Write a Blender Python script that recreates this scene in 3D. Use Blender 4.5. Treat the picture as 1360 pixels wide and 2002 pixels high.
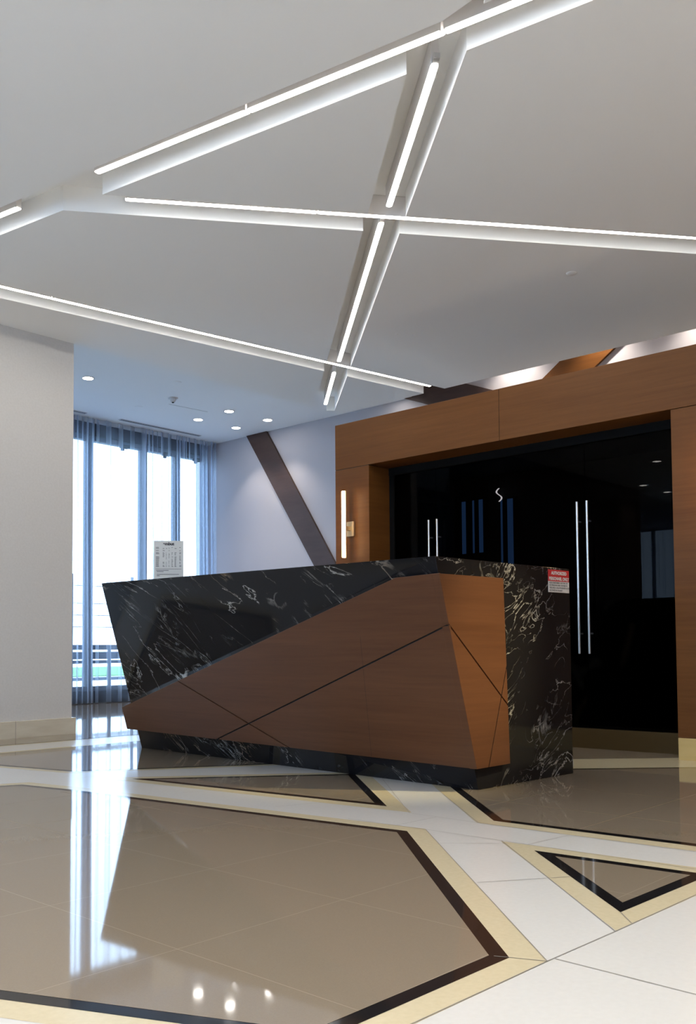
import bpy, bmesh, math, random
from mathutils import Vector, Matrix
random.seed(7)
sc = bpy.context.scene
for o in list(bpy.data.objects): bpy.data.objects.remove(o)
C = sc.collection

# ------------------------------------------------------------------ camera
YAW, PITCH, ROLL = math.radians(42.3167), math.radians(2.6798), math.radians(-0.43671)
F = Vector((math.cos(YAW)*math.cos(PITCH), math.sin(YAW)*math.cos(PITCH), math.sin(PITCH)))
R = Vector((math.sin(YAW), -math.cos(YAW), 0)); U = R.cross(F)
R2 = R*math.cos(ROLL)+U*math.sin(ROLL); U2 = -R*math.sin(ROLL)+U*math.cos(ROLL)
cam = bpy.data.cameras.new('camera'); co = bpy.data.objects.new('camera', cam); C.objects.link(co)
M = Matrix((R2, U2, -F)).transposed().to_4x4(); M.translation = Vector((0, 0, .75)); co.matrix_world = M
cam.sensor_fit = 'VERTICAL'; cam.sensor_height = 36; cam.lens = 1834.593/2002*36
cam.shift_y = (1182.8-1001)/2002; cam.clip_start = .02; cam.clip_end = 300
sc.camera = co
# ------------------------------------------------------------------ sky, exposure
SKY = (0.54, 0.74, 1.0); SKY_STRENGTH = 3.4
TUBE = 17.0
w = bpy.data.worlds.new('world'); sc.world = w; w.use_nodes = True
bg = w.node_tree.nodes['Background']; bg.inputs[0].default_value = (*SKY, 1); bg.inputs[1].default_value = SKY_STRENGTH
vs = sc.view_settings; vs.view_transform = 'Standard'; vs.look = 'None'; vs.gamma = 1; vs.exposure = 1.07; vs.use_curve_mapping = False
cy = sc.cycles; cy.max_bounces = 10; cy.diffuse_bounces = 5; cy.glossy_bounces = 5; cy.transmission_bounces = 6
cy.transparent_max_bounces = 32; cy.caustics_reflective = False; cy.caustics_refractive = False
cy.use_denoising = True; cy.sample_clamp_indirect = 6

# ------------------------------------------------------------------ materials
def mat(name, col=(.8, .8, .8), rough=.5, metal=0, spec=.5, emit=None, es=0, coat=0):
    m = bpy.data.materials.new(name); m.use_nodes = True
    b = m.node_tree.nodes['Principled BSDF']
    b.inputs['Base Color'].default_value = (*col, 1); b.inputs['Roughness'].default_value = rough
    b.inputs['Metallic'].default_value = metal; b.inputs['Specular IOR Level'].default_value = spec
    b.inputs['Coat Weight'].default_value = coat; b.inputs['Coat Roughness'].default_value = .04
    if emit:
        b.inputs['Emission Color'].default_value = (*emit, 1); b.inputs['Emission Strength'].default_value = es
    m['b'] = 1
    return m
def nt(m): return m.node_tree, m.node_tree.nodes, m.node_tree.links, m.node_tree.nodes['Principled BSDF']
def tint_noise(m, c1, c2, scale=(6, 6, 6), detail=4, socket='Base Color', dist=0.0):
    t, n, l, b = nt(m)
    tc = n.new('ShaderNodeTexCoord'); mp = n.new('ShaderNodeMapping'); mp.inputs['Scale'].default_value = scale
    no = n.new('ShaderNodeTexNoise'); no.inputs['Scale'].default_value = 1; no.inputs['Detail'].default_value = detail
    no.inputs['Distortion'].default_value = dist
    cr = n.new('ShaderNodeValToRGB'); cr.color_ramp.elements[0].color = (*c1, 1); cr.color_ramp.elements[1].color = (*c2, 1)
    cr.color_ramp.elements[0].position = .3; cr.color_ramp.elements[1].position = .7
    l.new(tc.outputs['Object'], mp.inputs[0]); l.new(mp.outputs[0], no.inputs[0]); l.new(no.outputs[0], cr.inputs[0]); l.new(cr.outputs[0], b.inputs[socket])
    return m
def micro_bump(m, scale, strength, dist=.002):
    t, n, l, b = nt(m)
    tc = n.new('ShaderNodeTexCoord'); no = n.new('ShaderNodeTexNoise'); no.inputs['Scale'].default_value = scale
    bp = n.new('ShaderNodeBump'); bp.inputs['Strength'].default_value = strength; bp.inputs['Distance'].default_value = dist
    l.new(tc.outputs['Object'], no.inputs[0]); l.new(no.outputs[0], bp.inputs['Height']); l.new(bp.outputs[0], b.inputs['Normal'])
    return m
PLASTER = mat('ceiling_paint', (.93, .93, .915), .9, spec=.2)
WALLC = micro_bump(tint_noise(mat('wallcovering', rough=.75, spec=.25), (.62, .60, .58), (.66, .64, .62), (60, 60, 60)), 400, .15)
WHITEWALL = mat('white_wall', (.50, .475, .50), .8, spec=.2)
WALL_TAUPE = mat('taupe_wall', (.22, .19, .16), .7)
GLOW_T = tint_noise(mat('warm_lit_stone', rough=.3), (.55, .39, .15), (.62, .45, .19), (3, 3, 14))  # cream stone with warm lamp glow put into its colour
BRONZE = mat('bronze_base', (.065, .040, .013), .5, spec=.2)
TRAV = tint_noise(mat('cream_stone', rough=.22), (.62, .55, .43), (.72, .66, .54), (3, 3, 14))
WHITE_T = tint_noise(mat('white_stone', rough=.16, spec=.5), (.675, .665, .64), (.70, .69, .665), (60, 60, 60))
BEIGE_T = tint_noise(mat('beige_stone', rough=.16), (.62, .54, .365), (.665, .58, .40), (60, 60, 60))
BLACK_T = mat('black_stone', (.012, .011, .012), .07)
GROUT = mat('grout', (.25, .23, .2), .8)
def brown_tile():
    m = mat('taupe_tile', rough=.045, spec=.6); t, n, l, b = nt(m)
    g = n.new('ShaderNodeNewGeometry'); sx = n.new('ShaderNodeSeparateXYZ'); l.new(g.outputs['Position'], sx.inputs[0])
    outs = []
    for ax, off in (('X', 1.475), ('Y', 1.93)):
        a = n.new('ShaderNodeMath'); a.operation = 'SUBTRACT'; a.inputs[1].default_value = off-.61*20; l.new(sx.outputs[ax], a.inputs[0])
        f = n.new('ShaderNodeMath'); f.operation = 'MODULO'; f.inputs[1].default_value = .61; l.new(a.outputs[0], f.inputs[0])
        c = n.new('ShaderNodeMath'); c.operation = 'LESS_THAN'; c.inputs[1].default_value = .0022; l.new(f.outputs[0], c.inputs[0]); outs.append(c)
    mx = n.new('ShaderNodeMath'); mx.operation = 'MAXIMUM'; l.new(outs[0].outputs[0], mx.inputs[0]); l.new(outs[1].outputs[0], mx.inputs[1])
    no = n.new('ShaderNodeTexNoise'); no.inputs['Scale'].default_value = 300; l.new(g.outputs['Position'], no.inputs[0])
    cr = n.new('ShaderNodeValToRGB'); cr.color_ramp.elements[0].color = (.235, .19, .138, 1); cr.color_ramp.elements[1].color = (.275, .225, .168, 1)
    l.new(no.outputs[0], cr.inputs[0])
    mix = n.new('ShaderNodeMix'); mix.data_type = 'RGBA'; l.new(mx.outputs[0], mix.inputs['Factor']); l.new(cr.outputs[0], mix.inputs['A']); mix.inputs['B'].default_value = (.36, .30, .23, 1)
    l.new(mix.outputs['Result'], b.inputs['Base Color'])
    return m
BROWN_T = brown_tile()
def wood(name, c1, c2, scale, rough=.35):
    m = mat(name, rough=rough, spec=.22); t, n, l, b = nt(m)
    tc = n.new('ShaderNodeTexCoord'); mp = n.new('ShaderNodeMapping'); mp.inputs['Scale'].default_value = scale
    a = n.new('ShaderNodeTexNoise'); a.inputs['Scale'].default_value = 1; a.inputs['Detail'].default_value = 8; a.inputs['Roughness'].default_value = .65; a.inputs['Distortion'].default_value = .4
    mp2 = n.new('ShaderNodeMapping'); mp2.inputs['Scale'].default_value = [s*.18 for s in scale]
    a2 = n.new('ShaderNodeTexNoise'); a2.inputs['Scale'].default_value = 1; a2.inputs['Detail'].default_value = 3
    l.new(tc.outputs['Object'], mp.inputs[0]); l.new(mp.outputs[0], a.inputs[0]); l.new(tc.outputs['Object'], mp2.inputs[0]); l.new(mp2.outputs[0], a2.inputs[0])
    ad = n.new('ShaderNodeMix'); ad.data_type = 'FLOAT'; ad.inputs['Factor'].default_value = .5; l.new(a.outputs[0], ad.inputs['A']); l.new(a2.outputs[0], ad.inputs['B'])
    cr = n.new('ShaderNodeValToRGB'); cr.color_ramp.elements[0].color = (*c1, 1); cr.color_ramp.elements[1].color = (*c2, 1)
    cr.color_ramp.elements[0].position = .35; cr.color_ramp.elements[1].position = .65
    l.new(ad.outputs['Result'], cr.inputs[0]); l.new(cr.outputs[0], b.inputs['Base Color'])
    bp = n.new('ShaderNodeBump'); bp.inputs['Strength'].default_value = .12; bp.inputs['Distance'].default_value = .001; l.new(a.outputs[0], bp.inputs['Height']); l.new(bp.outputs[0], b.inputs['Normal'])
    return m
WOOD_DESK = wood('desk_wood', (.086, .034, .0155), (.125, .052, .024), (2.2, 2.2, 55), .38)
WOOD_PORT = wood('portal_wood', (.118, .043, .010), (.165, .064, .016), (2.0, 2.0, 45), .4)
WOOD_DARK = wood('dark_wood', (.060, .036, .030), (.085, .052, .044), (3, 3, 20), .45)
GROOVE = mat('groove_black', (.012, .009, .008), .8)
def marble():
    m = mat('black_marble', rough=.07, spec=.22); t, n, l, b = nt(m)
    tc = n.new('ShaderNodeTexCoord'); mp = n.new('ShaderNodeMapping'); mp.inputs['Rotation'].default_value = (.7, .2, .4)
    l.new(tc.outputs['Object'], mp.inputs[0])
    def ridge(scale, detail, dist, width, seed, stretch):
        s = n.new('ShaderNodeMapping'); s.inputs['Scale'].default_value = stretch; s.inputs['Location'].default_value = (seed, seed*1.7, -seed)
        l.new(mp.outputs[0], s.inputs[0])
        a = n.new('ShaderNodeTexNoise'); a.inputs['Scale'].default_value = scale; a.inputs['Detail'].default_value = detail; a.inputs['Distortion'].default_value = dist
        a.inputs['Roughness'].default_value = .55
        l.new(s.outputs[0], a.inputs[0])
        d = n.new('ShaderNodeMath'); d.operation = 'SUBTRACT'; d.inputs[1].default_value = .5; l.new(a.outputs[0], d.inputs[0])
        e = n.new('ShaderNodeMath'); e.operation = 'ABSOLUTE'; l.new(d.outputs[0], e.inputs[0])
        r = n.new('ShaderNodeMapRange'); r.inputs['From Min'].default_value = 0; r.inputs['From Max'].default_value = width
        r.inputs['To Min'].default_value = 1; r.inputs['To Max'].default_value = 0; l.new(e.outputs[0], r.inputs[0])
        return r
    def mask(scale, lo, hi, seed):
        s = n.new('ShaderNodeMapping'); s.inputs['Location'].default_value = (seed, -seed, seed*.3); l.new(mp.outputs[0], s.inputs[0])
        a = n.new('ShaderNodeTexNoise'); a.inputs['Scale'].default_value = scale; a.inputs['Detail'].default_value = 3; l.new(s.outputs[0], a.inputs[0])
        r = n.new('ShaderNodeMapRange'); r.inputs['From Min'].default_value = lo; r.inputs['From Max'].default_value = hi; l.new(a.outputs[0], r.inputs[0])
        return r
    def mul(a, c, k=1.0):
        x = n.new('ShaderNodeMath'); x.operation = 'MULTIPLY'; l.new(a.outputs[0], x.inputs[0]); l.new(c.outputs[0], x.inputs[1])
        y = n.new('ShaderNodeMath'); y.operation = 'MULTIPLY'; y.inputs[1].default_value = k; l.new(x.outputs[0], y.inputs[0]); return y
    v1 = mul(ridge(1.6, 7, .9, .0045, 3.1, (1, 2.2, .8)), mask(2.2, .50, .60, 2.0), .9)
    v2 = mul(ridge(4.2, 6, 1.0, .010, 9.4, (1, 2.8, .7)), mask(2.6, .51, .64, 7.0), .8)
    v3 = mul(ridge(3.0, 9, 2.0, .035, 5.5, (1, 1.8, 1)), mask(2.8, .62, .72, 13.0), .75)
    m1 = n.new('ShaderNodeMath'); m1.operation = 'MAXIMUM'; l.new(v1.outputs[0], m1.inputs[0]); l.new(v2.outputs[0], m1.inputs[1])
    m2 = n.new('ShaderNodeMath'); m2.operation = 'MAXIMUM'; l.new(m1.outputs[0], m2.inputs[0]); l.new(v3.outputs[0], m2.inputs[1])
    warm = mask(1.7, .55, .68, 21.0)
    vc = n.new('ShaderNodeMix'); vc.data_type = 'RGBA'; l.new(warm.outputs[0], vc.inputs['Factor']); vc.inputs['A'].default_value = (.52, .50, .47, 1); vc.inputs['B'].default_value = (.42, .26, .13, 1)
    mix = n.new('ShaderNodeMix'); mix.data_type = 'RGBA'; l.new(m2.outputs[0], mix.inputs['Factor']); mix.inputs['A'].default_value = (.011, .011, .013, 1); l.new(vc.outputs['Result'], mix.inputs['B'])
    l.new(mix.outputs['Result'], b.inputs['Base Color'])
    return m
MARBLE = marble()
def emat(name, col, s):
    m = bpy.data.materials.new(name); m.use_nodes = True; t = m.node_tree; t.nodes.clear()
    e = t.nodes.new('ShaderNodeEmission'); e.inputs[0].default_value = (*col, 1); e.inputs[1].default_value = s
    o = t.nodes.new('ShaderNodeOutputMaterial'); t.links.new(e.outputs[0], o.inputs[0]); return m
LENS = emat('led_lens', (1, .95, .86), TUBE)
SCONCE_LENS = emat('sconce_lens', (1, .66, .34), 10)
DOWN_LENS = emat('downlight_lens', (1, .95, .88), 22)
FIXT = mat('fixture_white', (.72, .70, .70), .5)
SOCK = mat('fixture_metal', (.6, .6, .6), .35, .8)
STEEL = mat('brushed_steel', (.68, .68, .68), .28, 1)
BRASS = mat('brass_plate', (.75, .55, .32), .35, .8)
BLACKM = mat('black_metal', (.008, .008, .008), .8, spec=.03)
FRAMEM = mat('window_frame_metal', (.03, .045, .07), .45, spec=.4)
DARKROOM = mat('dark_room', (.03, .03, .033), .7)
PAPER = mat('paper', (.62, .62, .60), .8)
ACRYL = mat('acrylic_base', (.75, .8, .85), .1)
INK = mat('ink', (.05, .05, .06), .7)
RED = mat('sign_red', (.62, .03, .035), .5)
SWHITE = mat('sign_white', (.8, .78, .77), .5)
VENTM = mat('vent_dark', (.05, .055, .07), .6)
def sheer(name, tr, col):
    m = bpy.data.materials.new(name); m.use_nodes = True; t = m.node_tree; n = t.nodes; l = t.links; n.clear()
    tp = n.new('ShaderNodeBsdfTransparent'); tl = n.new('ShaderNodeBsdfTranslucent'); df = n.new('ShaderNodeBsdfDiffuse')
    tl.inputs[0].default_value = (*col, 1); df.inputs[0].default_value = (*col, 1)
    a = n.new('ShaderNodeMixShader'); a.inputs[0].default_value = .8; l.new(df.outputs[0], a.inputs[1]); l.new(tl.outputs[0], a.inputs[2])
    lw = n.new('ShaderNodeLayerWeight'); lw.inputs[0].default_value = .35
    mr = n.new('ShaderNodeMapRange'); mr.inputs['To Min'].default_value = tr; mr.inputs['To Max'].default_value = .05; l.new(lw.outputs['Facing'], mr.inputs[0])
    b = n.new('ShaderNodeMixShader'); l.new(mr.outputs[0], b.inputs[0]); l.new(a.outputs[0], b.inputs[1]); l.new(tp.outputs[0], b.inputs[2])
    o = n.new('ShaderNodeOutputMaterial'); l.new(b.outputs[0], o.inputs[0]); return m
SHEER = sheer('sheer_fabric', .82, (.70, .80, .97))  # blue of the sky light put into the fabric colour
def tinted(name, col, ior=1.45, rough=.0):
    m = bpy.data.materials.new(name); m.use_nodes = True; t = m.node_tree; n = t.nodes; l = t.links; n.clear()
    tp = n.new('ShaderNodeBsdfTransparent'); tp.inputs[0].default_value = (*col, 1)
    gl = n.new('ShaderNodeBsdfGlossy'); gl.inputs['Roughness'].default_value = rough
    fr = n.new('ShaderNodeFresnel'); fr.inputs[0].default_value = ior
    mx = n.new('ShaderNodeMixShader'); l.new(fr.outputs[0], mx.inputs[0]); l.new(tp.outputs[0], mx.inputs[1]); l.new(gl.outputs[0], mx.inputs[2])
    o = n.new('ShaderNodeOutputMaterial'); l.new(mx.outputs[0], o.inputs[0]); return m
DGLASS = tinted('dark_tinted_glass', (.12, .12, .13), 1.16)
WGLASS = tinted('clear_window_glass', (.93, .96, .98), 1.45)
WFRAME = mat('bay_frame', (.10, .14, .20), .5)  # lighter than the other frames: window glare put into the colour
GRASS = tint_noise(mat('grass', rough=.9), (.05, .16, .04), (.09, .25, .07), (3, 3, 3))
PAVE = mat('pavement', (.7, .7, .7), .8)

# ------------------------------------------------------------------ mesh helpers
def wloc(o):
    v = Vector(o.location)
    return v+wloc(o.parent) if o.parent else v
class MB:
    def __init__(s): s.v = []; s.f = []; s.mi = []
    def add(s, vs, fs, mi=0):
        k = len(s.v); s.v += [tuple(v) for v in vs]; s.f += [tuple(i+k for i in f) for f in fs]; s.mi += [mi]*len(fs); return s
    def box(s, a, b, mi=0):
        x0, y0, z0 = a; x1, y1, z1 = b
        return s.add([(x0,y0,z0),(x1,y0,z0),(x1,y1,z0),(x0,y1,z0),(x0,y0,z1),(x1,y0,z1),(x1,y1,z1),(x0,y1,z1)],
                     [(0,3,2,1),(4,5,6,7),(0,1,5,4),(1,2,6,5),(2,3,7,6),(3,0,4,7)], mi)
    def bar(s, p, q, w, z0, z1, mi=0):          # horizontal bar between plan points p, q
        p = Vector(p[:2]); q = Vector(q[:2]); d = (q-p).normalized(); n = Vector((-d.y, d.x))*w/2
        c = [p+n, p-n, q-n, q+n]
        return s.add([(c_.x, c_.y, z0) for c_ in c]+[(c_.x, c_.y, z1) for c_ in c], [(0,1,2,3),(7,6,5,4),(0,4,5,1),(1,5,6,2),(2,6,7,3),(3,7,4,0)], mi)
    def prism(s, lo, hi, mi=0):                  # two loops of equal length
        n = len(lo)
        return s.add(list(lo)+list(hi), [tuple(range(n))[::-1], tuple(range(n, 2*n))]+[(i, (i+1) % n, n+(i+1) % n, n+i) for i in range(n)], mi)
    def lathe(s, c, prof, seg=32, axis='z', mi=0):  # prof: (radius, height) along axis
        k = []; 
        for r, h in prof:
            for i in range(seg):
                a = 2*math.pi*i/seg; x, y = r*math.cos(a), r*math.sin(a)
                k.append({'z': (c[0]+x, c[1]+y, c[2]+h), 'x': (c[0]+h, c[1]+x, c[2]+y), 'y': (c[0]+y, c[1]+h, c[2]+x)}[axis])
        fs = [(j*seg+i, j*seg+(i+1) % seg, (j+1)*seg+(i+1) % seg, (j+1)*seg+i) for j in range(len(prof)-1) for i in range(seg)]
        fs += [tuple(range(seg))[::-1], tuple(range((len(prof)-1)*seg, len(prof)*seg))]
        return s.add(k, fs, mi)
    def build(s, name, m, parent=None, bevel=0, smooth=False, fix=True):
        me = bpy.data.meshes.new(name); me.from_pydata(s.v, [], s.f)
        for x in (m if isinstance(m, (list, tuple)) else [m]): me.materials.append(x)
        for p, i in zip(me.polygons, s.mi): p.material_index = i
        if fix:
            b = bmesh.new(); b.from_mesh(me); bmesh.ops.recalc_face_normals(b, faces=b.faces); b.to_mesh(me); b.free()
        if smooth:
            for p in me.polygons: p.use_smooth = True
            me.set_sharp_from_angle(angle=math.radians(40))
        o = bpy.data.objects.new(name, me); C.objects.link(o)
        if parent: o.parent = parent; me.transform(Matrix.Translation(-wloc(parent)))
        if bevel:
            bv = o.modifiers.new('bevel', 'BEVEL'); bv.width = bevel; bv.segments = 2; bv.limit_method = 'ANGLE'
        return o
def thing(name, label, cat, loc=(0, 0, 0), group=None):
    o = bpy.data.objects.new(name, None); C.objects.link(o); o.location = loc; o.empty_display_size = .1
    return tag(o, label, cat, group)
def tag(o, label, cat, group=None):
    o['label'] = label; o['category'] = cat
    if group: o['group'] = group
    return o
def st(o, label=None, cat=None):
    o['kind'] = 'structure'
    if label: o['label'] = label
    if cat: o['category'] = cat
    return o
def sempty(name, loc, label, cat): return st(thing(name, label, cat, loc))
def rel(parent, o): return o

# ------------------------------------------------------------------ floor
def offset(poly, d):                              # positive = outward for a counter-clockwise loop
    P = [Vector(p) for p in poly]
    ar = sum(P[i].x*P[(i+1) % len(P)].y-P[(i+1) % len(P)].x*P[i].y for i in range(len(P)))
    if ar < 0: P.reverse()
    out = []
    for i in range(len(P)):
        a, b, c = P[i-1], P[i], P[(i+1) % len(P)]
        d1 = (b-a).normalized(); d2 = (c-b).normalized(); n1 = Vector((d1.y, -d1.x)); n2 = Vector((d2.y, -d2.x))
        k = n1+n2; k = k/max(.12, k.dot(n1)) if True else k
        out.append(b+k*d)
    return out
def clean(poly): return [Vector(p) for p in poly]
P1 = [(2.70,4.95),(2.776,4.556),(3.0,2.741),(3.039,2.449),(1.966,1.271),(1.308,1.28),(1.098,1.759),(1.015,1.948),(0.0,4.26),(.55,5.93)]
P2 = [(3.235,4.66),(4.22,3.80),(3.452,2.902)]
P4 = [(3.052,1.858),(3.102,1.225),(2.503,1.247)]
P3 = [(4.6,3.52),(3.459,2.304),(3.504,1.436),(3.56,.2),(3.58,-.5),(9.6,-.5),(9.6,-.2),(6.09,2.05),(5.785,2.358),(5.248,2.906)]  # cut short out of view; white floor beyond added to bounce light up
P0 = [(3.186,5.224),(4.252,4.516),(5.2,3.9),(6.0,4.6),(6.05,6.50),(4.61,6.547),(3.415,6.587),(2.88,6.60),(3.043,5.869)]
BAY = [(-6.4,7.10),(3.68,7.10),(4.932,7.035),(9.6,6.8),(9.6,11.9),(-6.4,11.9)]
REC = [(6.379,3.529),(6.6,3.75),(6.6,2.3),(6.197,2.65),(5.80,3.08)]
fl = MB()
fl.box((-6.5, -4.2, -.1), (9.7, 12, 0), 0)
def flat(poly, z, mi): fl.add([(p[0], p[1], z) for p in poly], [tuple(range(len(poly)))], mi)
for i, (P, be, bk) in enumerate(((P1, .083, .045), (P2, .083, .045), (P4, .078, .045), (P3, .083, .045), (P0, .06, .035), (BAY, .04, .03))):
    flat(offset(P, be), .0004, 1); flat(offset(P, 0), .0008, 2); flat(offset(P, -bk), .0012, 3)
flat([(5.70,3.156),(6.197,2.643),(6.6,2.3),(6.6,1.6),(5.785,2.358),(5.248,2.906)], .0003, 1)
flat(REC, .0008, 3)
flat([(5.70,3.156),(6.197,2.643),(6.12,2.775),(6.379,3.529),(6.35,3.80)], .0012, 3)
def seam(a, b, wd=.0028, z=.0015):
    a = Vector(a); b = Vector(b); d = (b-a).normalized(); n = Vector((-d.y, d.x))*wd/2
    fl.add([(*(a+n), z), (*(a-n), z), (*(b-n), z), (*(b+n), z)], [(0, 1, 2, 3)], 4)
for a, b in (((1.1,1.205),(2.002,1.188)),((2.002,1.188),(2.327,1.175)),((2.327,1.175),(3.5,1.143)),((2.031,1.183),(1.99,-.4)),
             ((1.950,1.305),(1.966,1.271)),((1.966,1.271),(2.002,1.188)),((3.114,2.41),(2.002,1.188)),((3.127,2.049),(2.327,1.175)),
             ((3.089,2.823),(3.114,2.41)),((3.114,2.41),(3.145,1.291)),((3.374,2.703),(3.377,2.328)),((3.377,2.328),(3.391,1.907)),((3.391,1.907),(3.409,1.397)),
             ((4.2,3.573),(3.374,2.703)),((4.076,3.088),(3.377,2.328)),((2.503,1.247),(2.422,1.174)),((3.10,2.56),(3.375,2.55)),((3.128,1.93),(3.391,1.90)),
             ((2.93,2.20),(3.10,1.99)),((2.52,1.745),(2.78,1.56)),((1.308,1.28),(1.25,1.16)),((2.99,1.17),(2.97,-1.5)),((.9,.55),(6,.5)),((3.55,-.2),(.4,-.2)),
             ((3.09,4.0),(3.27,3.93)),((3.0,4.9),(3.17,4.95)),((3.98,7.02),(3.9,6.62)),((5.0,6.98),(4.9,6.6)),((3.10,3.3),(3.33,3.22))):
    seam(a, b)
flo = st(fl.build('floor', [WHITE_T, BEIGE_T, BLACK_T, BROWN_T, GROUT], fix=False))

# ------------------------------------------------------------------ ceiling: dropped slab with channels cut into it, higher bay and slot
ZC = 3.593; RD = .165
def evaluated(o):
    dg = bpy.context.evaluated_depsgraph_get(); me = bpy.data.meshes.new_from_object(o.evaluated_get(dg)); o.modifiers.clear(); o.data = me
slab = st(MB().box((-6.5, -4.2, ZC), (8.24, 7.631, 4.62)).build('ceiling', PLASTER))
def strip(far0, far1, w, side):                   # channel: far edge line and a width to one side
    a = Vector(far0); b = Vector(far1); d = (b-a).normalized(); n = Vector((-d.y, d.x))*side*w
    return [a, b, b+n, a+n]
CH = [strip((2.95,6.70),(3.92,.45),.25,-1), strip((3.161,5.339),(8.10,1.487),.255,-1), strip((1.0,7.466),(8.5,6.296),.285,-1), strip((3.62,2.50),(8.10,7.568),.255,1)]
CH[1] = [Vector((3.161,5.339)), Vector((8.10,1.487)), Vector((7.943,1.286)), Vector((3.03,5.12))]
CH[3][0] -= Vector((.30,.33)); CH[3][3] -= Vector((.05,.05))
CH.append(strip((-2.0,-.9),(3.3,-3.2),.25,-1)); CH.append(strip((-4.5,5.2),(1.8,.6),.25,-1))
for ch in CH:
    m = MB().prism([(p.x, p.y, ZC-.2) for p in ch], [(p.x, p.y, ZC+RD+random.uniform(0, .0015)) for p in ch]).build('cutter', PLASTER)
    bo = slab.modifiers.new('b', 'BOOLEAN'); bo.operation = 'DIFFERENCE'; bo.object = m; bo.solver = 'EXACT'
    bpy.context.view_layer.update(); evaluated(slab); bpy.data.objects.remove(m)
st(MB().box((-6.5, 7.631, 4.08), (9.7, 12.2, 4.62)).build('ceiling', PLASTER))
st(MB().box((8.24, -4.2, 4.60), (9.7, 7.631, 4.70)).build('ceiling', PLASTER))

# ------------------------------------------------------------------ walls
st(MB().box((9.7, -4.2, 0), (9.9, 12.2, 4.7)).build('wall_right', WHITEWALL))
st(MB().box((3.0, 7.631, 0), (4.64, 8.35, 4.08)).build('wall_left', WALLC))
bb = MB(); 
st(MB().box((-3.4, 7.5, 0), (1.5, 8.2, 3.593)).build('wall_left', WOOD_DARK), 'dark wood wall beyond the left edge of the view')
bb.box((2.97, 7.60, 0), (4.665, 7.631, .147)); bb.box((4.64, 7.631, 0), (4.665, 8.375, .147))
bs = st(bb.build('baseboard_left', TRAV, bevel=.002))
j = MB(); j.box((4.078, 7.5993, 0), (4.081, 7.601, .147)); j.box((3.2, 7.5993, 0), (3.203, 7.601, .147)); j.build('joint', GROUT, bs)
st(MB().box((-6.5, -4.4, 0), (9.7, -4.2, 4.7)).build('wall_back', WALL_TAUPE))
wb = MB()                                          # wall at X=-6.5 with tall window openings
ops = [(-3.9, -1.4), (-1.1, 1.4), (1.7, 4.2), (7.7, 9.7)]
y = -4.2
for a, b in ops:
    wb.box((-6.7, y, 0), (-6.5, a, 4.62)); wb.box((-6.7, a, 3.3), (-6.5, b, 4.62)); wb.box((-6.7, a, 0), (-6.5, b, .2)); y = b
wb.box((-6.7, y, 0), (-6.5, 12.2, 4.62))
st(wb.build('wall_front', WHITEWALL))

# bay window wall at Y=11.95
mull = [7.28, 8.33, 8.98, 9.62, 6.2, 5.1, 4.0, 2.9, 1.8, .7, -.4, -1.5, -2.6, -3.7, -4.8, -5.9]
st(MB().box((-6.5, 11.9, 3.90), (9.7, 12.1, 4.08)).box((-6.5, 11.9, 0), (9.7, 12.1, .17)).build('wall_window', FRAMEM))
def window(name, x0, x1, ops=True):
    w = sempty(name, ((x0+x1)/2, 11.98, .17), 'tall bay window pane %s, seen through the sheer curtain' % name, 'window')
    f = MB(); f.box((x0, 11.93, .17), (x0+.045, 12.05, 3.90)); f.box((x1-.045, 11.93, .17), (x1, 12.05, 3.90))
    f.box((x0+.045, 11.93, .17), (x1-.045, 12.05, .235)); f.box((x0+.045, 11.93, 3.83), (x1-.045, 12.05, 3.90))
    fo = f.build('window_frame', WFRAME, w)
    MB().box((x0+.045, 11.985, .235), (x1-.045, 11.993, 3.83)).build('window_glass', WGLASS, w)
    if ops:
        xm = x0+(x1-x0)*.55
        MB().box((xm-.03, 11.85, 3.79), (xm+.10, 11.93, 3.835)).box((xm-.05, 11.83, 3.74), (xm-.01, 11.87, 3.79)).build('window_operator', BLACKM, w)
    return w
xs = [9.70, 9.12, 8.49, 7.54, 6.55, 5.5, 4.4, 3.3, 2.2, 1.1, 0, -1.1, -2.2, -3.3, -4.4, -5.5, -6.5]
for k in range(len(xs)-1):
    wo = window('window_%d' % (k+1), xs[k+1], xs[k], k < 5)
    wo['label'] = ['tall bay window nearest the white wall corner, behind the sheer curtain', 'tall bay window directly behind the paper notice, second from the wall corner',
                   'wide bright bay window left of the paper notice', 'bay window just past the end of the beige wall'][k] if k < 4 else 'bay window hidden behind the beige wall'
# windows at the far end behind the camera
for k, (a, b) in enumerate(ops):
    w_ = sempty('window_%d' % (20+k), (-6.6, (a+b)/2, .2), 'lobby window behind the camera position', 'window')
    f = MB(); n = 2
    for i in range(n+1): yy = a+(b-a)*i/n; f.box((-6.63, yy-.03, .2), (-6.57, yy+.03, 3.3))
    f.box((-6.63, a, .2), (-6.57, b, .26)); f.box((-6.63, a, 3.24), (-6.57, b, 3.3)); f.build('window_frame', FRAMEM, w_)

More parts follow.
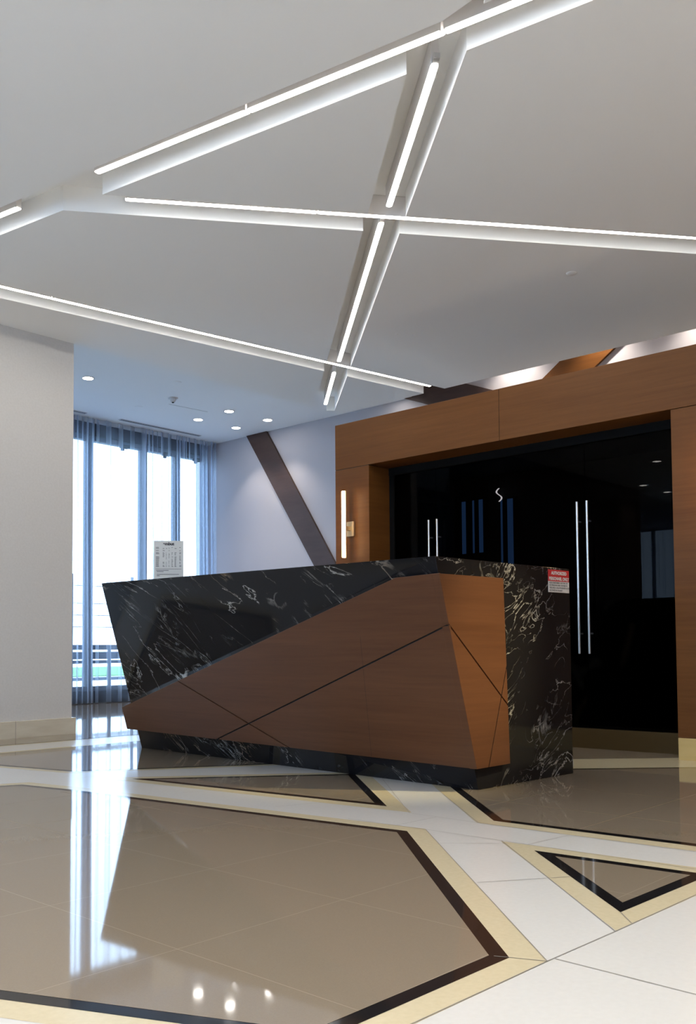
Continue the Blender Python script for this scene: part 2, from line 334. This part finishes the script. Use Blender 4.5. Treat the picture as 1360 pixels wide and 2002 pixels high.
# curtains in the bay
def curtain(x0, x1, dens, amp, name_label, y=11.65, z0=.012, z1=4.078, seed=0, group='sheer curtains across the bay window'):
    rnd = random.Random(seed); L = x1-x0; n = max(24, int(L/dens*14)); rows = 7
    ph = rnd.random()*6; v = []; fs = []
    ks = [rnd.uniform(.7, 1.3) for _ in range(4)]
    for r in range(rows):
        t = r/(rows-1)
        for i in range(n+1):
            u = i/n*L; a = 2*math.pi*u/dens
            yy = amp*(math.sin(a+ph+.5*math.sin(a*.31*ks[0]+t*.8))*.8+.35*math.sin(a*.43*ks[1]+2+t*1.3*ks[2]))*(.55+.45*t if t > .5 else .775)
            xx = u+.25*dens*math.sin(a*2+ph)*min(1, amp*14)+.012*math.sin(t*3+u*9)
            v.append((x0+min(max(xx, 0), L), y+yy*(1.15-.3*t), z0+(z1-z0)*t))
    for r in range(rows-1):
        for i in range(n):
            k = r*(n+1)+i; fs.append((k, k+1, k+n+2, k+n+1))
    o = MB().add(v, fs).build('sheer_curtain', SHEER, smooth=False, fix=False)
    for p in o.data.polygons: p.use_smooth = True
    return tag(o, name_label, 'curtain', group)
curtain(6.4, 7.45, .085, .042, 'bunched sheer sky-tinted curtain stack at the end of the beige wall', seed=1)
curtain(7.455, 8.305, .20, .030, 'thin open sheer curtain hanging over the widest bright window', seed=2)
curtain(8.31, 8.50, .075, .040, 'narrow bunched sheer curtain fold just left of the paper notice', seed=3)
curtain(8.505, 8.855, .14, .030, 'flat sheer curtain panel behind the left half of the paper notice', seed=4)
curtain(8.86, 9.095, .07, .040, 'dense bunched sheer curtain rising directly above the paper notice', seed=5)
curtain(9.10, 9.335, .13, .028, 'flat sheer curtain panel just right of the paper notice', seed=6)
curtain(9.34, 9.68, .085, .055, 'pleated sheer curtain stack in the corner beside the white wall', seed=7)
curtain(3.0, 6.4, .22, .05, 'sheer curtain run hidden behind the beige wall', seed=8)
for k, (a, b) in enumerate(ops):
    o = curtain(a-.12, b+.12, .16, .03, 'sheer curtain behind the camera over the '+('southernmost', 'second', 'third', 'far left')[k]+' lobby window', y=0, z1=3.55, seed=10+k, group='sheer curtains behind the camera')
    o.rotation_euler[2] = math.pi/2; o.location = (-6.35, 0, 0)

# outside the bay
st(MB().box((-40, 12.1, -.25), (70, 90, -.06)).build('ground', PAVE), 'pale paved ground outside the bay window')
tag(MB().box((-10, 26, -.06), (60, 40, -.03)).build('grass_strip', GRASS), 'green grass strip outside the bay window', 'grass')['kind'] = 'stuff'
st(MB().box((-10, 22.5, -.06), (60, 23.6, .02)).build('kerb', FRAMEM), 'dark kerb line outside the bay window')
rf = thing('slat_railing', 'dark horizontal slat railing outside the bay window', 'railing', (7, 13, -.06))
for z0, z1 in ((.765, .845), (.62, .735), (.55, .60)):
    MB().box((0, 12.98, z0), (14, 13.02, z1)).build('slat', FRAMEM, rf)
for x in (3, 5.5, 8.6, 11.2): MB().box((x-.02, 13.02, -.06), (x+.02, 13.06, .84)).build('post', FRAMEM, rf)
fw = thing('wire_fence', 'thin post and wire fence beyond the slat railing outside', 'fence', (8, 14, -.06))
for x in (8.50, 9.7, 10.9, 12.1): MB().box((x-.018, 13.98, -.06), (x+.018, 14.02, 2.05)).build('post', FRAMEM, fw)
g = MB()
for z in (1.15, 1.35, 1.55, 1.85): g.box((8.5, 13.995, z), (12.1, 14.005, z+.012))
g.build('wire', FRAMEM, fw)

# ------------------------------------------------------------------ diagonal wood bands on the white wall
def band(name, pts, lab):
    return st(MB().prism([(9.7, y, z) for y, z in pts], [(9.665, y, z) for y, z in pts]).build(name, WOOD_DARK if name != 'trim_3' else WOOD_PORT, bevel=.002), lab, 'trim')
band('trim_1', [(10.92, 4.08), (10.46, 4.08), (7.72, .0), (8.12, .0)], 'dark wood diagonal band on the white wall left of the portal')
band('trim_2', [(8.25, 4.16), (6.94, 4.16), (6.30, 3.90), (5.9, 3.75), (7.1, 3.75)][0:0] or [(9.1, 4.60), (8.05, 4.60), (6.35, 3.92), (6.0, 3.78), (7.0, 3.78), (7.353, 3.922)], 'dark wood band crossing the lit slot above the portal')
band('trim_3', [(5.88, 3.78), (5.20, 3.78), (4.0, 4.6), (4.68, 4.6)], 'warm lit wood band crossing the slot above the portal, nearer the right')

# ------------------------------------------------------------------ wood portal with dark glass
XF, XG, YL, YR = 6.091, 6.38, 5.687, 2.597
pt = sempty('trim_4', (XF, 4.1, 0), 'brown wood portal surround framing the dark glass doors', 'trim')
gap = .002
MB().box((XF, 3.955+gap, 2.3455), (XG+.05, YL, 2.75)).build('header_panel', WOOD_PORT, pt, .0015)
MB().box((XF, -4.2, 2.3455), (XG+.05, 3.955-gap, 2.75)).build('header_panel', WOOD_PORT, pt, .0015)
MB().box((XF+.004, 3.94, 2.35), (XG, 3.97, 2.745)).build('header_joint', GROOVE, pt)
MB().box((XF, 5.29, .147), (XG+.05, YL, 2.341)).build('jamb_panel', WOOD_PORT, pt, .0015)
MB().box((XF, .9, .147), (XG+.05, YR, 2.341)).build('jamb_panel', WOOD_PORT, pt, .0015)
MB().box((XF+.003, 5.30, 2.338), (XG, YL-.004, 2.349)).build('header_joint', GROOVE, pt)
MB().box((XF, 5.29, 0), (XG+.05, YL, .145)).build('plinth_stone', GLOW_T, pt, .0015)
MB().box((XF-.001, .9, 0), (XG+.05, YR, .145)).build('plinth_stone', GLOW_T, pt, .0015)
MB().box((XF, -4.2, .0), (XG+.05, .9, 2.341)).build('jamb_panel', WOOD_PORT, pt)
MB().box((XG, YR, 0), (XG+.05, 5.29, .147)).build('plinth_base', BRONZE, pt)
MB().box((XG-.02, YR, 2.28), (XG+.04, 5.29, 2.3455)).build('head_frame', BLACKM, pt)
MB().box((XG-.015, 5.24, .147), (XG+.04, 5.29, 2.28)).build('side_frame', BLACKM, pt)
# portal volume behind
vol = MB()
vol.box((XG+.05, 5.60, 0), (9.7, 5.687, 2.74)); st(MB().box((XG+.052, -4.2, 2.741), (9.66, 5.68, 2.75)).build('portal_bounce_sheet', WALL_TAUPE), 'taupe bounce sheet added on top of the portal volume')  # unseen top sheet added to bounce slot light onto the ceiling
vol.box((XG+.05, -4.2, 2.45), (9.7, 5.60, 2.74))
st(vol.build('wall_portal', DARKROOM), 'dark room volume behind the portal')
st(MB().box((7.80, -4.2, 0), (7.90, 5.60, 2.45)).build('wall_inner', DARKROOM))
leaf = [(5.24, 4.786), (4.782, 4.33), (4.326, 3.405), (3.401, 2.60)]
leaf = [(5.24, 4.787), (4.783, 3.397), (3.393, 2.60)]
# door leaves: fixed panes and two pairs of doors, all one dark glass wall
spans = [(5.24, 4.790, 4.830, 'dark glass door leaf at the far left of the portal'),
         (4.784, 4.10, 4.742, 'dark glass door leaf right of the far pair of handles'),
         (4.094, 3.398, 3.436, 'dark glass door leaf left of the near pair of handles'),
         (3.392, 2.60, 3.354, 'dark glass door leaf at the right end beside the wood jamb')]
for k, (a, b, hy, lab) in enumerate(spans):
    d = MB().box((XG, b, .15), (XG+.012, a, 2.28)).build('door_%d' % (k+1), DGLASS); st(d, lab, 'door')
    h = MB().lathe((XG-.05, hy, .70), [(.0, 0), (.0092, .001), (.0092, 1.139), (.0, 1.14)], 16)
    for z in (.85, 1.69): h.lathe((XG-.05, hy, z), [(.007, 0), (.007, .05)], 12, 'x')
    h.build('door_handle', STEEL, d, smooth=True)
# dim daylight windows and spots seen through the glass
wi = sempty('window_30', (7.79, 5.2, 1.5), 'small blue-lit windows glimpsed in the dark room behind the glass doors', 'window')
BLUEW = emat('far_window_pane', (.08, .22, .50), 2.0)
SPOTI = emat('spot_lens', (1, .95, .85), 14)
for a, b, z0, z1 in ((5.25, 5.56, 1.70, 2.23), (4.90, 5.14, 1.05, 2.20)):
    MB().box((7.785, a-.02, z0-.02), (7.799, b+.02, z1+.02)).build('window_frame', BLACKM, wi)
    n = 3 if b > 5.3 else 2
    for k in range(n):
        c0 = a+(b-a)*(k+.0)/n+.012; c1 = a+(b-a)*(k+1)/n-.045*(1+k % 2)
        MB().box((7.781, c0, z0), (7.785, max(c1, c0+.02), z1)).build('window_pane', BLUEW, wi)
MB().box((7.775, 4.90, 1.30), (7.781, 5.56, 1.36)).build('window_rail', BLACKM, wi)
nl = thing('inner_lamp', 'small glowing curved lamp seen inside the dark room through the glass', 'lamp', (7.72, 5.03, 2.30))
pts = [(math.sin(t*6.28)*.03, .065-.13*t) for t in [i/14 for i in range(15)]]
mb = MB()
for (a0, b0), (a1, b1) in zip(pts, pts[1:]):
    mb.add([(7.72, 5.03+a0-.006, 2.24+b0), (7.72, 5.03+a0+.006, 2.24+b0), (7.72, 5.03+a1+.006, 2.24+b1), (7.72, 5.03+a1-.006, 2.24+b1),
            (7.73, 5.03+a0-.006, 2.24+b0), (7.73, 5.03+a0+.006, 2.24+b0), (7.73, 5.03+a1+.006, 2.24+b1), (7.73, 5.03+a1-.006, 2.24+b1)],
           [(0,1,2,3),(7,6,5,4),(0,4,5,1),(1,5,6,2),(2,6,7,3),(3,7,4,0)])
mb.build('glow_tube', SPOTI, nl)
MB().box((7.72, 5.025, 2.36), (7.73, 5.035, 2.45)).build('hanger', BLACKM, nl)

# wall sconces: one each side of the glass (the second stands just past the right edge of the view)
def sconce(y, label):
    sn = thing('wall_sconce', label, 'wall light', (XF, y, 1.83))
    MB().box((XF-.022, y-.045, 1.735), (XF, y+.035, 1.865)).build('backplate', BRASS, sn, .002)
    MB().box((XF-.075, y-.015, 1.785), (XF-.022, y+.015, 1.82)).build('arm', BRASS, sn)
    bbd = MB().box((XF-.089, y-.0145, 1.54), (XF-.075, y+.0145, 2.13)).build('bar_body', BRASS, sn, .001)
    sec = ((0, -.017), (-.014, -.017), (-.024, -.009), (-.024, .009), (-.014, .017), (0, .017))
    MB().prism([(XF-.090+a, y+b, 1.545) for a, b in sec], [(XF-.090+a, y+b, 2.125) for a, b in sec]).build('light_lens', SCONCE_LENS, bbd, .003)
sconce(5.50, 'glowing vertical bar wall light on the brown portal jamb')
sconce(2.25, 'glowing bar wall light just past the right edge of the view')

# ------------------------------------------------------------------ reception desk
A = Vector((4.309, 6.085, 0)); A1 = Vector((3.644, 5.624, 1.218)); B = Vector((4.148, 2.857, 0)); B1 = Vector((3.81, 2.869, 1.218)); Q = Vector((4.1007, 5.9406, .3816))
dk = thing('reception_desk', 'large faceted black marble and brown wood reception desk', 'desk', (4.6, 4.4, 0))
C0 = Vector((5.056, 2.802, 0)); C1 = Vector((5.055, 2.804, 1.218))
bot = [A, B, C0, Vector((5.056, 3.12, 0)), Vector((4.45, 3.16, 0)), Vector((4.62, 6.06, 0))]
top = [A1, B1, C1, Vector((5.056, 3.12, 1.218)), Vector((4.13, 3.20, 1.218)), Vector((3.97, 5.60, 1.218))]
m = MB(); v = bot+top+[Q]
m.add(v, [(0, 5, 4, 3, 2, 1), (6, 7, 8, 9, 10, 11), (6, 12, 7), (12, 0, 1), (12, 1, 7), (1, 2, 8), (1, 8, 7), (2, 3, 9), (2, 9, 8), (3, 4, 10), (3, 10, 9), (4, 5, 11), (4, 11, 10), (5, 0, 12), (5, 12, 11), (12, 6, 11)])
counter = m.build('marble_counter', MARBLE, dk, .0015)
# wood cladding: polygons on two planes, cut by open joints
R0 = Vector((4.0551, 2.80, .1236)); R1 = Vector((3.77, 2.8148, 1.124)); T2 = Vector((4.1501, 6.0514, .1578))
def plane_frame(o, u, n):
    u = u.normalized(); n = n.normalized(); v_ = n.cross(u).normalized(); return o, u, v_, n
nrm = Vector((-.96112183, .03095528, -.27438405)).normalized()
FRT = plane_frame(R0, T2-R0, nrm); 
nr = (R1-R0).cross(Vector((4.37, 2.80, .123))-R0); nr = nr if nr.y < 0 else -nr
RGT = plane_frame(R0, Vector((1, 0, 0)), nr)
def to2(fr, p): d = Vector(p)-fr[0]; return Vector((d.dot(fr[1]), d.dot(fr[2])))
def to3(fr, q, d=0): return fr[0]+fr[1]*q.x+fr[2]*q.y+fr[3]*d
def clip(poly, a, b, off):                         # keep the left side of a->b, shifted inwards by off
    d = (b-a).normalized(); n = Vector((-d.y, d.x)); out = []
    for i in range(len(poly)):
        p, q = poly[i-1], poly[i]; sp, sq = (p-a).dot(n)-off, (q-a).dot(n)-off
        if (sp >= 0) != (sq >= 0): out.append(p+(q-p)*(sp/(sp-sq)))
        if sq >= 0: out.append(q)
    return out
def panels(fr, outline, lines, g=.0022):
    ps = [[to2(fr, p) for p in outline]]
    for a, b, gg in lines:
        a, b = to2(fr, a), to2(fr, b); nx = []
        for p in ps:
            for s in (0, 1):
                q = clip(p, *((a, b) if s == 0 else (b, a)), gg)
                if len(q) > 2:
                    ar = abs(sum(q[i-1].x*q[i].y-q[i].x*q[i-1].y for i in range(len(q))))/2
                    if ar > 1e-4: nx.append(q)
        ps = nx
    return ps
fo = [T2, (4.1031, 6.0502, .3223), (3.7811, 3.1088, 1.1181), R1, R0]
ext = lambda a, b: (Vector(a)+(Vector(a)-Vector(b))*.5, Vector(b)+(Vector(b)-Vector(a))*.5)
la = ext((4.015, 5.2652, .5421), (4.0957, 4.2564, .1457)); lb = ext((4.1175, 4.9503, .1478), (3.8427, 2.8121, .869))
W1 = MB()
def addpanels(fr, outline, lines, th=.03, keep=None):
    for q in panels(fr, outline, lines):
        mb = MB().prism([to3(fr, p) for p in q], [to3(fr, p, -th) for p in q])
        mb.build('wood_panel', WOOD_DESK, dk, .0012)
addpanels(FRT, fo, [(*la, .0042), (*lb, .0042)], th=.010)
gd = MB(); q = [to2(FRT, p) for p in fo]; cen = sum(q, Vector((0, 0)))/len(q); q = [cen+(p-cen)*.985 for p in q]
gd.prism([to3(FRT, p, -.010) for p in q], [to3(FRT, p, -.035) for p in q])
ro = [R0, (4.37, 2.80, .123), (4.353, 2.80, 1.13), R1]
ro = [to3(RGT, to2(RGT, p)) for p in ro]
lc = ext((3.843, 2.80, .869), (4.369, 2.80, .435)); ld = ext((4.165, 2.80, .123), (4.365, 2.80, .655))
addpanels(RGT, ro, [(*lc, .0040), (*ld, .0036)], th=.045)
q = [to2(RGT, p) for p in ro]; cen = sum(q, Vector((0, 0)))/len(q); q = [cen+(p-cen)*.97 for p in q]
gd.prism([to3(RGT, p, -.012) for p in q], [to3(RGT, p, -.046) for p in q])
gd.build('joint_backing', GROOVE, dk)
# hairline sheet joint in the front veneer
s0, s1 = Vector((3.878, 3.4409, .8163)), Vector((4.0747, 3.537, .1381))
a2, b2 = to2(FRT, s0), to2(FRT, s1); dd = (b2-a2).normalized(); nn = Vector((-dd.y, dd.x))*.0008
MB().add([to3(FRT, a2+nn, .0006), to3(FRT, a2-nn, .0006), to3(FRT, b2-nn, .0006), to3(FRT, b2+nn, .0006)], [(0, 1, 2, 3)]).build('veneer_joint', GROOVE, dk)

# ------------------------------------------------------------------ writing
def text_mesh(s, size, name, m, parent, mat4, extrude=0, align='CENTER', bold=0, sx=1.0):
    cu = bpy.data.curves.new(name, 'FONT'); cu.body = s; cu.size = size; cu.align_x = align; cu.offset = bold; cu.extrude = extrude
    t = bpy.data.objects.new(name, cu); C.objects.link(t); bpy.context.view_layer.update()
    me = bpy.data.meshes.new_from_object(t.evaluated_get(bpy.context.evaluated_depsgraph_get())); bpy.data.objects.remove(t)
    me.transform(Matrix.Diagonal((sx, 1, 1, 1))); me.transform(mat4); me.materials.clear(); me.materials.append(m)
    o = bpy.data.objects.new(name, me); C.objects.link(o)
    if parent: o.parent = parent; me.transform(Matrix.Translation(-wloc(parent)))
    return o
def basis(o, ux, uy):
    ux = Vector(ux).normalized(); uy = Vector(uy).normalized(); uz = ux.cross(uy)
    mm = Matrix((ux, uy, uz)).transposed().to_4x4(); mm.translation = Vector(o); return mm
# notice on the right end of the desk (plane Y ~ 2.80)
Ys = 2.801
sg = thing('warning_sign', 'red and white authorized personnel notice stuck on the marble desk end', 'sign', (4.936, Ys, 1.14))
def ysurf(x, z): return 2.857+(x-4.148)*(2.802-2.857)/(5.056-4.148)
sy = lambda x: ysurf(x, 1.1)-.003
def splate(x0, x1, z0, z1, name, m, d=0):
    return MB().prism([(x0, sy(x0)-d, z0), (x1, sy(x1)-d, z0), (x1, sy(x1)-d, z1), (x0, sy(x0)-d, z1)], [(x0, sy(x0)+.0025, z0), (x1, sy(x1)+.0025, z0), (x1, sy(x1)+.0025, z1), (x0, sy(x0)+.0025, z1)]).build(name, m, sg)
wf_ = splate(4.828, 5.044, 1.073, 1.138, 'white_field', SWHITE); rf_ = splate(4.828, 5.044, 1.138, 1.2065, 'red_field', RED)
uxs = Vector((1, -.0606, 0))
def stext(s, x, z, size, m, al='CENTER', bold=0, sx=1): text_mesh(s, size, 'lettering', m, rf_ if m is SWHITE else wf_, basis((x, sy(x)-.0012, z), uxs, (0, 0, 1)), align=al, bold=bold, sx=sx)
stext('AUTHORIZED', 4.936, 1.178, .026, SWHITE, bold=.0012, sx=.98)
stext('PERSONNEL ONLY', 4.936, 1.145, .026, SWHITE, bold=.0012, sx=.95)
for i, s in enumerate(('NON UNIFORMED VISITORS, OR', 'NO PERSONAL MAY ACCESS TO', 'THIS AREA. UNAUTHORIZED ACTS', 'ALLOWED IN TRANSIT')):
    stext(s, 4.834, 1.1245-i*.0148, .0135, INK, 'LEFT', .0002, .98)
# paper notice standing on the desk top, turned to face the lobby
pn = thing('paper_notice', 'printed paper notice standing upright on the marble desk top', 'notice', (3.875, 5.17, 1.218))
pn.rotation_euler[2] = math.atan2(5.17, 3.875)-math.radians(2)
PW, PH = .099, .275
def pbox(a, b): return MB().box((3.875+a[0], 5.17+a[1], 1.218+a[2]), (3.875+b[0], 5.17+b[1], 1.218+b[2]))
sh = pbox((0, -PW, .0005), (.002, PW, PH)).build('sheet', PAPER, pn)
hb = pbox((.0022, -PW, .0005), (.0045, PW, PH)); hb.box((3.875-.02, 5.17-PW, 1.2182), (3.875+.07, 5.17+PW, 1.2205)); hb.build('acrylic_holder', ACRYL, pn)
text_mesh('ambut', .027, 'letterhead', INK, sh, basis((3.8745, 5.17, 1.218+.245), (0, -1, 0), (0, 0, 1)), bold=.0015, sx=1.05)
pr = MB(); rr = random.Random(5)
def dash(u0, u1, z, h=.003):
    pr.add([(3.8744, 5.17+PW-u0*2*PW, 1.218+z), (3.8744, 5.17+PW-u1*2*PW, 1.218+z), (3.8744, 5.17+PW-u1*2*PW, 1.218+z+h), (3.8744, 5.17+PW-u0*2*PW, 1.218+z+h)], [(0, 1, 2, 3)])
for r in range(19):
    z = .228-r*.0072
    if r in (2, 4): continue
    for (a, b) in ((.07, .19), (.30, .37), (.41, .45), (.50, .54), (.60, .65), (.70, .77), (.86, .93)):
        if rr.random() < .78: dash(a, b-rr.uniform(0, .03), z)
dash(.06, .93, .082, .002); dash(.08, .5, .071); dash(.10, .33, .063); dash(.1, .85, .045, .003); dash(.1, .2, .035)
prn = pr.build('print', INK, sh); prn['kind'] = 'stuff'

# ------------------------------------------------------------------ LED channel lights
GRP = 'linear LED tubes in the ceiling channels'
def tube(p, q, label, cap=True, wd=.040, caps=()):
    p = Vector(p)*1.008; q = Vector(q)*1.008; c = (p+q)/2; d = (q-p).normalized(); n = Vector((-d.y, d.x))
    t = thing('linear_light', label, 'ceiling light', (c.x, c.y, ZC+RD), GRP)
    hs = MB().bar(p-d*.003, q+d*.003, wd*1.005, ZC+.0243, ZC+RD-.002).build('housing', FIXT, t, .002)
    prof = [(-.5, 1), (-.5, .7), (-.36, .12), (0, 0), (.36, .12), (.5, .7), (.5, 1)]; zs = ZC+.022; hh = .005
    v = []; L = (q-p).length; ring = [(-.006, .7), (.0, .92), (.006, 1), (L-.006, 1), (L, .92), (L+.006, .7)]
    for s, k in ring:
        for a, b in prof: pt_ = p+d*s+n*(a*wd*k); v.append((pt_.x, pt_.y, zs+hh*(1-(1-b)*k)))
    m_ = len(prof); fs = [tuple(range(m_))[::-1], tuple(range(5*m_, 6*m_))]
    for j in range(5):
        for i in range(m_): fs.append((j*m_+i, j*m_+(i+1) % m_, (j+1)*m_+(i+1) % m_, (j+1)*m_+i))
    MB().add(v, fs).build('led_lens', LENS, t, smooth=True)
    for e, s in ((p, -1), (q, 1)):
        if cap and s in caps: MB().bar(e+d*s*.003, e+d*s*.05, wd*.8, ZC+.026, ZC+.055).build('end_socket', SOCK, hs, .002)
    return t
tube((3.047, 4.766), (3.235, 3.640), 'long LED tube at the top left, ending above the beam junction', wd=.044)
tube((3.238, 3.622), (3.425, 2.50), 'LED tube continuing the top diagonal line, crossing above the centre channel', wd=.044)
tube((3.428, 2.482), (3.67, 1.03), 'LED tube running out of the top edge of the view', wd=.044)
tube((2.955, 5.528), (2.79, 6.52), 'short cut-off LED tube end at the left edge of the view', wd=.044)
tube((3.36, 4.925), (4.304, 4.176), 'LED tube starting left in the middle channel, up to the small joint')
tube((4.318, 4.165), (6.04, 2.797), 'LED tube in the middle channel crossing the centre diagonal')
tube((6.052, 2.787), (7.70, 1.475), 'LED tube in the middle channel cut by the right edge')
tube((1.60, 7.137), (3.9, 6.775), 'LED tube of the far channel cut by the left edge')
tube((3.915, 6.773), (7.13, 6.262), 'LED tube of the far channel crossing the centre diagonal')
tube((7.15, 6.259), (8.06, 6.112), 'last LED tube of the far channel, nearest the portal')
tube((3.590, 2.668), (4.566, 3.774), 'thick LED tube highest in the centre diagonal channel', caps=(-1,))
tube((4.715, 3.965), (6.734, 6.226), 'middle LED tube of the centre diagonal channel', caps=(-1,))
tube((6.978, 6.521), (7.823, 7.453), 'shortest LED tube at the far tip of the centre diagonal channel', caps=(-1,))
tube((-1.9, -1.06), (3.1, -3.24), 'LED tube behind the camera position'); tube((-4.4, 4.98), (1.6, .60), 'LED tube above and behind the camera position')
br = tag(MB().box((8.10, 6.03, ZC+.02), (8.23, 6.07, ZC+.12)).build('channel_bracket', BLACKM), 'small black bracket at the open end of the far channel', 'bracket')

# ------------------------------------------------------------------ downlights, sprinkler, speakers, vents
def downlight(loc, label, power=14, src=None):
    if src is None:
        t = thing('downlight', label, 'ceiling light', loc, 'recessed round downlights')
        x, y, z = loc
        MB().lathe((x, y, z-.006), [(.062, 0), (.075, 0), (.075, .006), (.062, .006)], 32).build('trim_ring', FIXT, t, smooth=True)
        MB().lathe((x, y, z-.007), [(.0, 0), (.062, 0), (.062, .004)], 32).build('light_lens', DOWN_LENS, t)
    else:
        t = src.copy(); C.objects.link(t); t.location = loc; t['label'] = label
        for ch in src.children:
            c = ch.copy(); C.objects.link(c); c.parent = t
    return t
def spot(t, power, ang=95, blend=.6, col=(1, .90, .78)):
    l = bpy.data.lights.new('downlight_beam', 'SPOT'); l.energy = power; l.spot_size = math.radians(ang); l.spot_blend = blend; l.color = col; l.shadow_soft_size = .04
    o = bpy.data.objects.new('downlight_beam', l); C.objects.link(o); o.parent = t; o.location = (0, 0, -.02); return o
d0 = downlight((8.483, 9.940, 4.08), 'downlight nearest the camera in the square cluster of four')
dl = [d0]
for loc, lab in (((8.483, 10.625, 4.08), 'leftmost downlight of the square cluster of four'), ((9.195, 10.615, 4.08), 'farthest downlight of the cluster of four, next to the air slot'),
                 ((9.200, 9.925, 4.08), 'rightmost downlight of the cluster, above the diagonal wood band'), ((6.248, 9.952, 4.08), 'single downlight just past the end of the beige wall')):
    dl.append(downlight(loc, lab, src=d0))
for t in dl: spot(t, 22)
SLOTW = ('over the dark wood band', 'left of the slanted wood band', 'over the slanted warm wood band', 'over the pale strip at the right edge', 'past the right edge of the view', 'farthest past the right edge of the view')
for k, yy in enumerate((7.812, 6.007, 4.85, 3.70, 2.3, .8)):
    t = downlight((9.42, yy, 4.60 if yy < 7.6 else 4.08), 'downlight hidden in the slot above the portal, '+SLOTW[k], src=d0); spot(t, 24 if yy < 7.6 else 6, 110, .9)
BACKW = ('added for fill nearest above the camera', 'added to brighten the white floor at lower right', 'added to brighten the lower left floor', 'added to brighten the right side of the white floor', 'added for fill just behind the camera', 'facing the dark wood wall', 'at the inner side of the far window', 'at the outer side of the far window', 'closest to the far window', 'between the two long tubes behind the camera', 'added for bounce light behind the right edge of the view', 'added for bounce light farthest right beyond the portal', 'added for bounce light against the taupe rear wall')
for k, (x, y) in enumerate(((.5, 1.3), (1.7, .2), (.1, 2.6), (2.9, -1.0), (-.9, .4), (-1.0, 6.1), (-2.9, 7.2), (-3.4, 6.7), (-3.9, 7.2), (-2.5, 2.6), (5.6, -2.3), (7.2, -2.2), (4.2, -2.9))):  # front and right-hand lamps are added out of view to brighten floor and ceiling
    t = downlight((x, y, ZC), 'downlight out of view in the dropped ceiling, '+BACKW[k], src=d0); spot(t, (12, 15, 26, 85, 50)[k] if k < 5 else (60 if k < 10 else 150), 110, .8, (1, .92, .80) if k < 10 else (1, .88, .70))
t = downlight((5.2, -.6, ZC), 'added warm spot out of view, brightening the right end of the desk', src=d0)  # unseen lamp added to warm and brighten the desk's right face
b_ = spot(t, 800, 17, 1.0, (1, .84, .46)); b_.rotation_euler = (Vector((4.17, 2.8, .70))-Vector((5.2, -.6, ZC))).to_track_quat('-Z', 'Y').to_euler()

def lone(name, o, lab, cat): return tag(o, lab, cat)
sp = thing('sprinkler_dome', 'small white domed smoke detector on the blue-lit ceiling', 'detector', (7.52, 9.945, 4.08))
MB().lathe((7.52, 9.945, 4.08), [(.0, -.012), (.062, -.012), (.068, 0), (.0, 0)], 32).build('base_plate', FIXT, sp, smooth=True)
dm = MB().lathe((7.52, 9.945, 4.068), [(.0, -.045), (.025, -.045), (.034, -.03), (.046, -.004), (.046, 0)], 32).build('dome', FIXT, sp, smooth=True)
MB().lathe((7.52, 9.945, 4.022), [(.0, -.008), (.014, -.008), (.016, 0)], 20).build('sensor', BLACKM, dm)
def disc(x, y, z, r, lab, cat='ceiling cover'):
    return tag(MB().lathe((x, y, z-.005), [(0, 0), (r-.006, 0), (r, .004), (r, .005)], 40).build('ceiling_disc', PLASTER, smooth=True), lab, cat)
disc(7.105, 9.313, 4.08, .055, 'flush white ceiling disc in front of the smoke detector')
disc(7.469, 10.64, 4.08, .055, 'flush white ceiling disc between the smoke detector and the curtain')
disc(6.345, 3.451, ZC, .042, 'flush white ceiling disc right of the centre channels')
disc(6.50, 5.30, ZC, .014, 'left of two tiny ceiling sensors near the far channel')
disc(6.62, 5.20, ZC, .014, 'right of two tiny ceiling sensors near the far channel')
def vent(x0, x1, y, lab):
    t = thing('slot_vent', lab, 'vent', ((x0+x1)/2, y, 4.08))
    MB().box((x0, y-.035, 4.074), (x1, y+.035, 4.08)).build('vent_frame', FIXT, t)
    for yy in (-.018, .018): MB().box((x0+.01, y+yy-.010, 4.0725), (x1-.01, y+yy+.010, 4.0745)).build('slot', VENTM, t)
vent(7.69, 9.16, 11.42, 'long dark linear air slot in the ceiling along the curtain')
vent(6.2, 7.17, 11.46, 'short end of a linear air slot beside the beige wall')
ap = MB()
for a, b in (((7.67, 10.235), (8.30, 10.185)),): ap.bar(a, b, .004, 4.0785, 4.0803)
ap.build('joint', GROUT, bpy.data.objects['ceiling'])
